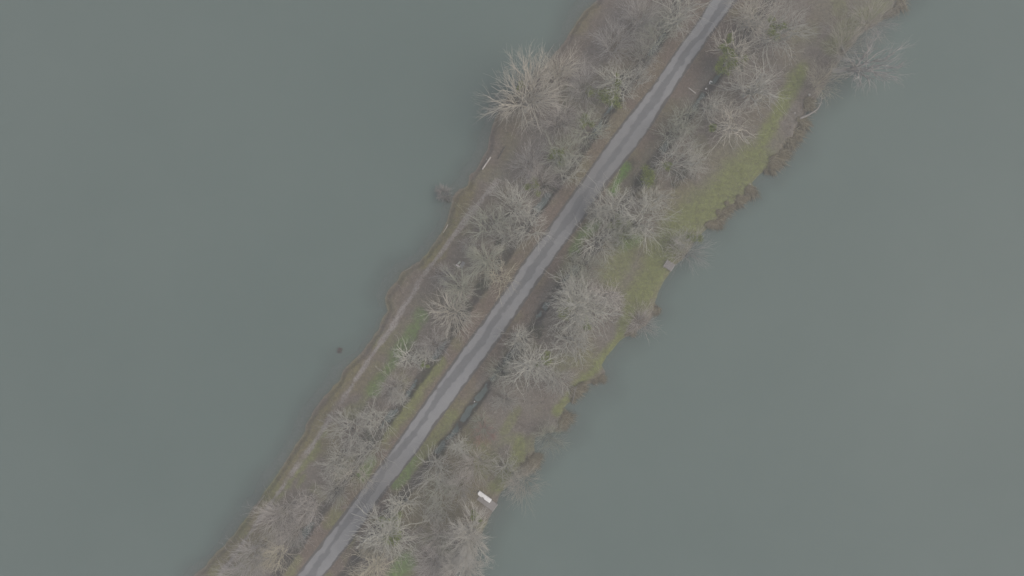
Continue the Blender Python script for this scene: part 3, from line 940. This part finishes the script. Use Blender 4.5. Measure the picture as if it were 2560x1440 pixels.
# dark evergreen bramble under the trees along both ditches (px, py, r px)
BRAMBLES = [(1870, 60, 24, 'beside the crooked tan tree at the top'), (1845, 178, 14, 'under the largest ivy clump'), (1700, 445, 22, 'near the bright green verge patch'),
            (1615, 450, 26, 'above the bright white clump'), (1575, 555, 24, 'in the middle of the bright white clump'), (1545, 600, 20, 'between bright clump and grass'),
            (1440, 640, 16, 'at the ditch below the fan branched tree'), (1345, 830, 18, 'in the ditch between the two twisted trees'), (1265, 930, 16, 'at the road side of the wide twisted tree'),
            (1110, 1150, 20, 'at the end of the thin ditch line'), (980, 1330, 22, 'inside the largest white limbed tree'), (740, 1355, 24, 'in the dark hollow at the bottom left'),
            (920, 1090, 18, 'under the grey feathery trees'), (1000, 985, 16, 'beside the lower ditch pool on the left'), (1050, 890, 18, 'under the bleached branches'),
            (1160, 770, 20, 'under the wide tan tree'), (1215, 700, 20, 'between the green grey trees left of the road'), (1262, 555, 24, 'in the dense clump left of the road'),
            (1255, 600, 18, 'at the lower end of the dense clump'), (1400, 400, 20, 'beside the small white fan bush'), (1370, 470, 16, 'near the bluish pool left of the road'),
            (1560, 190, 16, 'under the crooked mossy tree'), (1660, 60, 18, 'among the white bushes at the top'), (1470, 345, 18, 'above the left ditch'), (1300, 880, 16, 'beside the wide twisted white tree')]

pool = {}


def pool_tree(kind, H):
    """shared shapes: a few per kind, all 3.2 m in radius"""
    lst = pool.setdefault(kind, [])
    if len(lst) < {'fan': 6, 'wisp': 6, 'gnarl': 4, 'broom': 2}[kind]:
        lst.append(make_tree(kind, 200 + 17 * len(lst) + {'fan': 1, 'wisp': 2, 'gnarl': 3, 'broom': 4}[kind] * 1000, 3.2, {'fan': 5.2, 'wisp': 3.8, 'gnarl': 6.0, 'broom': 5.5}[kind], dens=0.80))
        return lst[-1]
    return random.choice(lst)


NAMES = {'big': 'bare_tree', 'gnarl': 'gnarled_tree', 'fan': 'twiggy_tree', 'wisp': 'brush_shrub', 'broom': 'broom_tree'}
CATS = {'big': 'tree', 'gnarl': 'tree', 'fan': 'tree', 'wisp': 'shrub', 'broom': 'tree'}
GROUPS = {'big': 'bare spreading trees', 'gnarl': 'gnarled trees', 'fan': 'twiggy trees and bushes', 'wisp': 'brush shrubs', 'broom': 'broom shaped trees'}
used = set()
rt = np.random.default_rng(5)
for i, (kind, px, py, rp, H, bk, seed, label, ivy, opt) in enumerate(TREES):
    zc = 0.5 + H * 0.66
    x, y = P(px, py, zc)
    Rc = rp / PPM * (CAMZ - zc) / 115.0 * {'gnarl': 1.08, 'big': 1.04, 'fan': 1.10, 'wisp': 1.28, 'broom': 1.0}[kind]
    zb = float(ground_z(np.array([x]), np.array([y]))[0])
    zb = max(zb, -0.4)
    if seed:
        lean = None
        if 'base' in opt:                      # rooted on the bank, crown hanging out over the water
            xb, yb = P(*opt['base'])
            lean = (x - xb, y - yb, H * 0.66)
            x, y = xb, yb
            zb = max(float(ground_z(np.array([x]), np.array([y]))[0]), -0.4)
        tm, cm = make_tree(kind, seed, Rc, H, dens=opt.get('dens', 1.0) * 0.84, lean=lean)
        sc = 1.0
        rz = 0.0
    else:
        tm, cm = pool_tree(kind, H)
        s = Rc / 3.2
        sc = (s, s, s)
        rz = rt.uniform(0, 6.28)
    root = thing(NAMES[kind], label, CATS[kind], (x, y, zb), rz, GROUPS[kind], sc)
    for nm, msh in (('trunk', tm), ('crown', cm)):
        if not msh.materials:
            msh.materials.append(BARK[bk])
        o = bpy.data.objects.new(nm, msh)
        col.objects.link(o)
        o.parent = root
        o.material_slots[0].link = 'OBJECT'
        o.material_slots[0].material = BARK[bk]
    for (ix, iy, ir) in ivy:
        zi = 0.5 + H * 0.55
        gx, gy = P(ix, iy, zi)
        rr = ir / PPM
        k = sc if isinstance(sc, float) else sc[0]
        c_, s_ = math.cos(-rz), math.sin(-rz)
        lx, ly = (gx - x) / k, (gy - y) / k
        lx, ly = lx * c_ - ly * s_, lx * s_ + ly * c_
        add_obj('ivy', leaf_clump('ivy', rt, lx, ly, H * 0.55 / k, rr / k, int(1300 * rr * rr) + 260, 0.09 / k), IVY, root)

for (bx, by, br, where) in BRAMBLES:
    x, y = P(bx, by, 1.0)
    z = float(ground_z(np.array([x]), np.array([y]))[0])
    rr = br / PPM
    rootb = thing('bramble_bush', 'low dark green bramble ' + where, 'bush', (x, y, z), 0, 'dark brambles')
    add_obj('foliage', leaf_clump('foliage', rt, 0, 0, 0.55, rr * 1.15, int(650 * rr * rr) + 150, 0.085, 0.6), BRAMBLE, rootb)
    T = Tubes()
    n = 24
    a = rt.uniform(0, 6.28, n)
    l = rt.uniform(0.5, 1.1, n) * rr
    t = np.linspace(0, 1, 6)[None, :]
    Pn = np.stack([np.cos(a)[:, None] * l[:, None] * t, np.sin(a)[:, None] * l[:, None] * t, (t * (1.6 - 1.2 * t)) * rt.uniform(0.7, 1.4, n)[:, None] - 0.05], 2)
    T.add(Pn, np.repeat(np.linspace(0.02, 0.008, 6)[None], n, 0), 4)
    add_obj('stems', T.mesh('stems'), BARK['pink'], rootb)

# ---------------------------------------------------------------- sedge tussocks at the right bank
m, nt, b = mat_new('sedge_blade')
nt.links.new(ramp(nt, attr(nt, 'tint'), [(0.0, (0.10, 0.088, 0.055)), (0.5, (0.225, 0.198, 0.135)), (1.0, (0.40, 0.36, 0.27))]), b.inputs['Base Color'])
SEDGE = m


def tussock(seed, R, lean):
    r = np.random.default_rng(seed)
    n = 260
    a = r.uniform(0, 6.28, n)
    L = R * r.uniform(0.35, 1.25, n)
    st = r.normal(size=(n, 2)) * 0.38 * R
    k = 6
    t = np.linspace(0, 1, k)[None]
    hx = np.cos(a) * 0.8 + lean[0] * 1.3
    hy = np.sin(a) * 0.8 + lean[1] * 1.3
    hh = r.uniform(0.2, 0.65, n) * R
    X = st[:, :1] + hx[:, None] * L[:, None] * t
    Y = st[:, 1:] + hy[:, None] * L[:, None] * t
    Z = hh[:, None] * (1.9 * t - 1.75 * t * t) + 0.05
    Pn = np.stack([X, Y, Z], 2)
    w = 0.04 * np.linspace(1, 0.25, k)
    T = Tubes()
    T.add(Pn, np.repeat(w[None], n, 0), 3)
    me = T.mesh('sedge_tussock')
    fattr(me, 'tint', np.repeat(np.clip(r.normal(0.5, 0.25, n), 0, 1), k * 3))
    return me


tus = [tussock(300 + q, 1.0, (0.55, -0.35)) for q in range(4)]
TUSSOCKS = {
    ('sedge tussock drooping over the water beside the fallen log', 'tussocks beside the fallen log'): [(2018, 258, 17), (2006, 305, 17), (1990, 335, 17), (1972, 352, 16)],
    ('sedge tussock on the point below the log tussocks, beside the yellow green meadow', 'tussocks on the meadow point'): [(1958, 378, 17), (1942, 398, 18), (1928, 415, 16)],
    ('sedge tussock in the ragged row along the lower edge of the meadow', 'tussocks below the meadow'): [(1876, 474, 16), (1862, 488, 13), (1844, 502, 14), (1824, 516, 13), (1806, 532, 15), (1794, 550, 15), (1774, 560, 13)],
    ('sedge tussock standing in the lake off the green shore band', 'tussocks off the green shore'): [(1500, 944, 11), (1486, 950, 9), (1452, 964, 14), (1440, 975, 14), (1434, 988, 11)],
    ('dull sedge tussock on the bank beside the small inlet', 'tussocks above the inlet'): [(1412, 1042, 16), (1405, 1060, 13)],
    ('olive sedge tussock below the small inlet, above the jetty', 'tussocks below the inlet'): [(1328, 1150, 18), (1310, 1166, 15), (1344, 1140, 9)],
    ('brown sedge tussock by the pinkish bank shrub', 'tussocks by the pinkish shrub'): [(1640, 772, 11), (1578, 830, 10)],
    ('brown sedge tussock at the very top of the right bank', 'tussocks at the top'): [(2245, 8, 18), (2222, 28, 13)],
}
q = 0
for (lab, grp), lst in TUSSOCKS.items():
    more = []
    for (px, py, rp) in lst:
        more.append((px, py, rp))
        for e in range(2):
            more.append((px + rt.uniform(-13, 9), py + rt.uniform(-9, 13), rp * rt.uniform(0.45, 0.7)))
    for (px, py, rp) in more:
        x, y = P(px, py, 0.4)
        z = max(float(ground_z(np.array([x]), np.array([y]))[0]), -0.12)
        o = add_obj('sedge_tussock', tus[q % 4], SEDGE, None, (x, y, z))
        s = rp / PPM * 0.95
        o.scale = (s, s, s)
        o.rotation_euler = (0, 0, rt.uniform(-0.5, 0.5))
        tag(o, lab, 'tussock', grp)
        q += 1

# shrubs standing in the left lake
def lone_shrub(px, py, rp, H, bk, label, seed, dens=1.0):
    x, y = P(px, py, H * 0.6)
    root = thing('water_shrub', label, 'shrub', (x, y, -0.3))
    tm, cm = make_tree('wisp', seed, rp / PPM, H, dens=dens)
    add_obj('trunk', tm, BARK[bk], root)
    add_obj('crown', cm, BARK[bk], root)
    return root


rs = lone_shrub(1108, 483, 25, 1.9, 'faint', 'pinkish bare shrub growing in the left lake off the bank', 401, 1.3)
add_obj('foliage', leaf_clump('foliage', rt, 0.75, -0.75, 0.35, 0.8, 700, 0.07, 0.5), BRAMBLE, rs)
lone_shrub(848, 876, 8, 0.5, 'dark', 'small dark reddish clump of twigs in the left lake', 402, 0.8)

# ---------------------------------------------------------------- logs, planks, stones
WOODP = simple('bleached_wood', (0.38, 0.355, 0.325), (0.52, 0.49, 0.455), 2.5, 0.8, 0.01)
WOODG = simple('grey_wood', (0.22, 0.205, 0.19), (0.31, 0.29, 0.27), 3.0, 0.85, 0.01)
WOODD = simple('dark_wet_wood', (0.07, 0.062, 0.056), (0.13, 0.12, 0.11), 3.0, 0.7, 0.01)
STONE = simple('pale_stone', (0.30, 0.29, 0.275), (0.42, 0.41, 0.39), 4.0, 0.9, 0.01)
WHITE = simple('white_weathered_panel', (0.66, 0.66, 0.655), (0.82, 0.82, 0.81), 1.3, 0.6, 0.004)
CONC = simple('pale_concrete', (0.50, 0.46, 0.45), (0.64, 0.60, 0.585), 5.0, 0.9, 0.006)
CONCG = simple('lichen_concrete', (0.36, 0.375, 0.335), (0.47, 0.48, 0.44), 5.0, 0.9, 0.006)


def gz1(x, y):
    return float(ground_z(np.array([x]), np.array([y]))[0])


def round_log(name, p0, p1, r0, r1, mat, label, cat, z=None, k=9):
    a, c = np.array(P(*p0)), np.array(P(*p1))
    mid = (a + c) / 2
    z0 = gz1(*mid) if z is None else z
    t = np.linspace(0, 1, k)[:, None]
    pts = np.concatenate([a + (c - a) * t - mid, np.full((k, 1), r0 + 0.03)], 1)
    pts[:, :2] += np.cumsum(rt.normal(size=(k, 2)), 0) * 0.012
    T = Tubes()
    rad = np.linspace(r0, r1, k)
    pts2 = np.concatenate([pts[:1], pts, pts[-1:]])
    T.add(pts2[None], np.concatenate([[0.004], rad, [0.004]])[None], 9)
    o = add_obj(name, T.mesh(name), mat, None, (mid[0], mid[1], z0))
    return tag(o, label, cat)


def box_bm(sx, sy, sz, z0=0.0, bev=0.02):
    import bmesh
    bm = bmesh.new()
    bmesh.ops.create_cube(bm, size=1.0)
    for v in bm.verts:
        v.co.x *= sx
        v.co.y *= sy
        v.co.z = (v.co.z + 0.5) * sz + z0
    bmesh.ops.bevel(bm, geom=bm.edges[:], offset=bev, segments=2, affect='EDGES')
    return bm


def bm_obj(name, bm, mat, parent=None):
    me = bpy.data.meshes.new(name)
    bm.to_mesh(me)
    bm.free()
    return add_obj(name, me, mat, parent)


def boxes(name, specs, mat, parent, bev=0.012):
    """several boxes in one part: specs (cx,cy,cz,sx,sy,sz)"""
    import bmesh
    big_ = bmesh.new()
    for cx, cy, cz, sx, sy, sz in specs:
        bb = box_bm(sx, sy, sz, -sz / 2, bev)
        bmesh.ops.translate(bb, verts=bb.verts, vec=(cx, cy, cz))
        tmp = bpy.data.meshes.new('tmp')
        bb.to_mesh(tmp)
        bb.free()
        big_.from_mesh(tmp)
        bpy.data.meshes.remove(tmp)
    return bm_obj(name, big_, mat, parent)


def lay_box(name, p0, p1, w, h, mat, label, cat, z=None, group=None, extra=None, bev=0.02):
    a, c = np.array(P(*p0)), np.array(P(*p1))
    mid = (a + c) / 2
    L = float(np.linalg.norm(c - a))
    ang = math.atan2(c[1] - a[1], c[0] - a[0])
    o = bm_obj(name, extra(L, w, h) if extra else box_bm(L, w, h, 0, bev), mat)
    o.location = (mid[0], mid[1], gz1(*mid) - 0.02 if z is None else z)
    o.rotation_euler = (0, 0, ang)
    return tag(o, label, cat, group)


lay_box('plank', (1227, 393), (1206, 424), 0.20, 0.07, WOODP, 'long pale plank lying on the left bank by the water', 'plank', z=0.62)
round_log('fallen_log', (1263, 367), (1244, 398), 0.12, 0.09, WOODD, 'dark mossy log lying beside the pale plank', 'log')
round_log('fallen_log', (1278, 459), (1299, 440), 0.07, 0.05, WOODG, 'thin grey log under the mauve brush beside the dirt path', 'log')
lay_box('plank', (1721, 220), (1739, 234), 0.16, 0.06, WOODP, 'short white plank between road and ditch near the top', 'plank', z=0.62)
round_log('driftwood', (1119, 561), (1108, 581), 0.06, 0.045, WOODP, 'thin pale driftwood at the left waterline beside the dirt path', 'driftwood')
round_log('driftwood', (659, 1240), (630, 1281), 0.055, 0.04, WOODG, 'long thin driftwood along the lower left waterline', 'driftwood')
round_log('driftwood', (1028, 668), (1012, 677), 0.05, 0.035, WOODG, 'short driftwood on the corner of the left bank', 'driftwood')
round_log('driftwood', (1440, 965), (1429, 1008), 0.06, 0.04, WOODG, 'bent grey stick lying across the shore tussocks', 'driftwood', z=0.75)
lay_box('sawn_log', (1018, 891), (1026, 884), 0.24, 0.22, WOODP, 'short pale sawn log among the broken white branches', 'log', z=1.6)

# the fallen trunk reaching into the right lake
rootT = thing('fallen_tree', 'fallen grey trunk with a few branches reaching into the right lake', 'tree', (*P(2003, 295), 0.55))
base = np.array(P(2003, 295))


def poly3(pts, zs):
    q_ = np.array([P(*p) for p in pts]) - base
    return np.concatenate([q_, np.array(zs)[:, None]], 1)


def dense(p, k):
    s = np.linspace(0, len(p) - 1, k)
    return np.stack([np.interp(s, np.arange(len(p)), p[:, j]) for j in range(3)], 1)


T = Tubes()
tr_ = dense(poly3([(1998, 297), (2003, 295), (2022, 287), (2041, 275), (2048, 262), (2050, 250), (2046, 238)], [-0.05, 0.05, 0.15, 0.2, 0.35, 0.6, 0.9]), 16)
T.add(tr_[None], np.interp(np.linspace(0, 1, 16), [0, 0.02, 0.5, 0.75, 1], [0.01, 0.22, 0.13, 0.06, 0.035])[None], 9)
add_obj('trunk', T.mesh('fallen_trunk'), WOODG, rootT)
for pts, zs in (([(2050, 250), (2056, 247), (2070, 240)], [0.6, 0.75, 0.9]), ([(2049, 260), (2040, 261), (2032, 260)], [0.35, 0.4, 0.45]), ([(2035, 281), (2040, 284)], [0.2, 0.1]), ([(2050, 258), (2056, 261)], [0.4, 0.3])):
    T = Tubes()
    T.add(dense(poly3(pts, zs), 6)[None], np.linspace(0.055, 0.02, 6)[None], 6)
    add_obj('branch', T.mesh('branch'), WOODG, rootT)


def stone(px, py, s, label, name='stone', cat='stone', mat=STONE, z=None, fl=0.6):
    import bmesh
    bm = bmesh.new()
    bmesh.ops.create_icosphere(bm, subdivisions=3, radius=1.0)
    ph = rt.uniform(0, 6, 6)
    for v in bm.verts:
        k = 1 + 0.16 * math.sin(3 * v.co.x + ph[0]) + 0.14 * math.sin(4 * v.co.y + ph[1]) + 0.12 * math.sin(5 * v.co.z + ph[2])
        v.co = v.co * k * s
        v.co.z *= fl
    x, y = P(px, py)
    o = bm_obj(name, bm, mat)
    o.location = (x, y, (gz1(x, y) if z is None else z) + s * fl * 0.4)
    o.rotation_euler = (0, 0, rt.uniform(0, 6))
    return tag(o, label, cat)


stone(2023, 238, 0.20, 'pale stone on the bank just above the fallen trunk')
stone(1987, 283, 0.12, 'small pale stone on the bank left of the fallen trunk')
stone(1491, 962, 0.11, 'small white float in the water beside the shore tussocks', 'float', 'float', WHITE, 0.0, 0.8)
stone(1876, 460, 0.14, 'pale stone at the notch in the meadow shore')
stone(1171, 522, 0.09, 'small white stone beside the dirt path near the lake shrub')
stone(1217, 398, 0.10, 'white stone beside the pale plank')
stone(1316, 1168, 0.11, 'white scrap lying in the olive tussock above the jetty', 'litter', 'litter', WHITE)
stone(1766, 221, 0.13, 'small white scrap in the black ditch near the top', 'litter', 'litter', WHITE, 0.2)
stone(1186, 1004, 0.10, 'white scrap at the ditch edge below the twisted white tree', 'litter', 'litter', WHITE, 0.5)
T = Tubes()
hk = np.array([P(1775, 209), P(1775, 204), P(1778, 202), P(1781, 205)]) - np.array(P(1777, 205))
T.add(dense(np.concatenate([hk, np.full((4, 1), 0.1)], 1), 9)[None], np.full((1, 9), 0.09), 6)
tag(add_obj('litter', T.mesh('litter'), WHITE, None, (*P(1777, 205), 0.25)), 'hooked white scrap lying in the black ditch near the top', 'litter')

# two pale blocks by the dirt path
lay_box('concrete_block', (1140, 661.5), (1149.5, 667.5), 0.26, 0.42, CONC, 'pinkish white block, lower of the two beside the dirt path', 'block', bev=0.03)
lay_box('concrete_block', (1144.5, 660.5), (1151, 654), 0.26, 0.40, CONCG, 'greenish pale block, upper of the two beside the dirt path', 'block', bev=0.03)
lay_box('ground_slab', (1152, 669), (1160, 655), 0.55, 0.10, simple('grey_slab', (0.20, 0.20, 0.205), (0.26, 0.26, 0.262), 4), 'flat grey slab lying right of the two pale blocks', 'slab')


# ---------------------------------------------------------------- wooden platform and jetty
DECK = simple('weathered_deck', (0.215, 0.20, 0.192), (0.285, 0.268, 0.258), 2.2, 0.85, 0.006)
DECKL = simple('pale_edge_beam', (0.30, 0.288, 0.268), (0.37, 0.357, 0.335), 2.2, 0.85, 0.006)


def deck(name, corner, ax_end, side_end, z, label, cat, beams, posts=True):
    """corner -> ax_end is the length, corner -> side_end the width (pixels)"""
    c0, c1, c2 = np.array(P(*corner)), np.array(P(*ax_end)), np.array(P(*side_end))
    L, W = float(np.linalg.norm(c1 - c0)), float(np.linalg.norm(c2 - c0))
    mid = (c1 + c2) / 2
    ang = math.atan2(*(c1 - c0)[::-1])
    ca, sa = math.cos(-ang), math.sin(-ang)
    o = thing(name, label, cat, (mid[0], mid[1], z), ang)
    nb = int(W / 0.145) if False else int(L / 0.15)
    w = L / nb
    boxes('deck_boards', [(-L / 2 + (j + 0.5) * w, 0, -0.02 + 0.004 * ((j * 7) % 3), w - 0.014, W - 0.02 * ((j * 5) % 3), 0.04) for j in range(nb)], DECK, o, 0.004)
    boxes('joist', [(0, -W * 0.36, -0.105, L * 0.96, 0.08, 0.12)], DECK, o)
    boxes('joist', [(0, W * 0.36, -0.105, L * 0.96, 0.08, 0.12)], DECK, o)
    for e in beams:
        boxes('edge_beam', [(e * (L / 2 - 0.07), 0, 0.05, 0.13, W + 0.06, 0.06)], DECKL, o)
    for ex in (-1, 1):
        for ey in (-1, 1):
            boxes('post', [(ex * (L / 2 - 0.12), ey * (W * 0.36 + 0.09), -0.48, 0.1, 0.1, 0.86)], DECK, o)
    return o


deck('fishing_platform', (1669, 650), (1689, 663), (1656, 665), 0.72, 'small square grey wooden platform at the edge of the right lake', 'platform', (-1, 1))
deck('jetty', (1205, 1231), (1245, 1261), (1192, 1248), 0.70, 'brown wooden jetty at the right bank below the pale bushes', 'jetty', (1,))


def slab_shape(L, w, h):
    """long panel whose one side is notched in the middle, with a low ridge"""
    import bmesh
    out = [(-L / 2, w / 2), (L / 2, w / 2), (L / 2, -w * 0.5), (L * 0.06, -w * 0.5), (-L * 0.03, -w * 0.28), (-L * 0.10, -w * 0.30), (-L * 0.16, -w * 0.52), (-L * 0.42, -w * 0.52), (-L / 2, -w * 0.25)]
    bm = bmesh.new()
    bot = [bm.verts.new((x, y, 0)) for x, y in out]
    f = bm.faces.new(bot)
    r_ = bmesh.ops.extrude_face_region(bm, geom=[f])
    bmesh.ops.translate(bm, verts=[v for v in r_['geom'] if isinstance(v, bmesh.types.BMVert)], vec=(0, 0, h))
    bmesh.ops.recalc_face_normals(bm, faces=bm.faces)
    bmesh.ops.bevel(bm, geom=bm.edges[:], offset=0.03, segments=2, affect='EDGES')
    return bm


lay_box('white_slab', (1196, 1229), (1227, 1251), 0.68, 0.34, WHITE, 'long white slab with a notched side lying along the brown jetty', 'slab', z=0.745, extra=slab_shape)

# ---------------------------------------------------------------- added haze volume: lifts the blacks and flattens the contrast
if HAZE_DENSITY > 0:
    bm = box_bm(3800, 3800, CAMZ + 1.0 + 6.0, -6.0, 0.0001)
    bm.free()
    import bmesh
    bm = bmesh.new()
    bmesh.ops.create_cube(bm, size=1.0)
    for v in bm.verts:
        v.co.x *= 4200
        v.co.y *= 4200
        v.co.z = (v.co.z + 0.5) * (CAMZ + 8.0) - 7.0
    mh = bpy.data.materials.new('haze')
    mh.use_nodes = True
    nt = mh.node_tree
    nt.nodes.remove(nt.nodes['Principled BSDF'])
    vol = nt.nodes.new('ShaderNodeVolumePrincipled')
    vol.inputs['Color'].default_value = (0.93, 0.935, 0.91, 1)
    vol.inputs['Density'].default_value = HAZE_DENSITY
    nt.links.new(vol.outputs[0], nt.nodes['Material Output'].inputs['Volume'])
    o = bm_obj('haze', bm, mh)
    tag(o, 'thin even haze added over lakes and causeway to flatten the contrast', 'haze', kind='stuff')
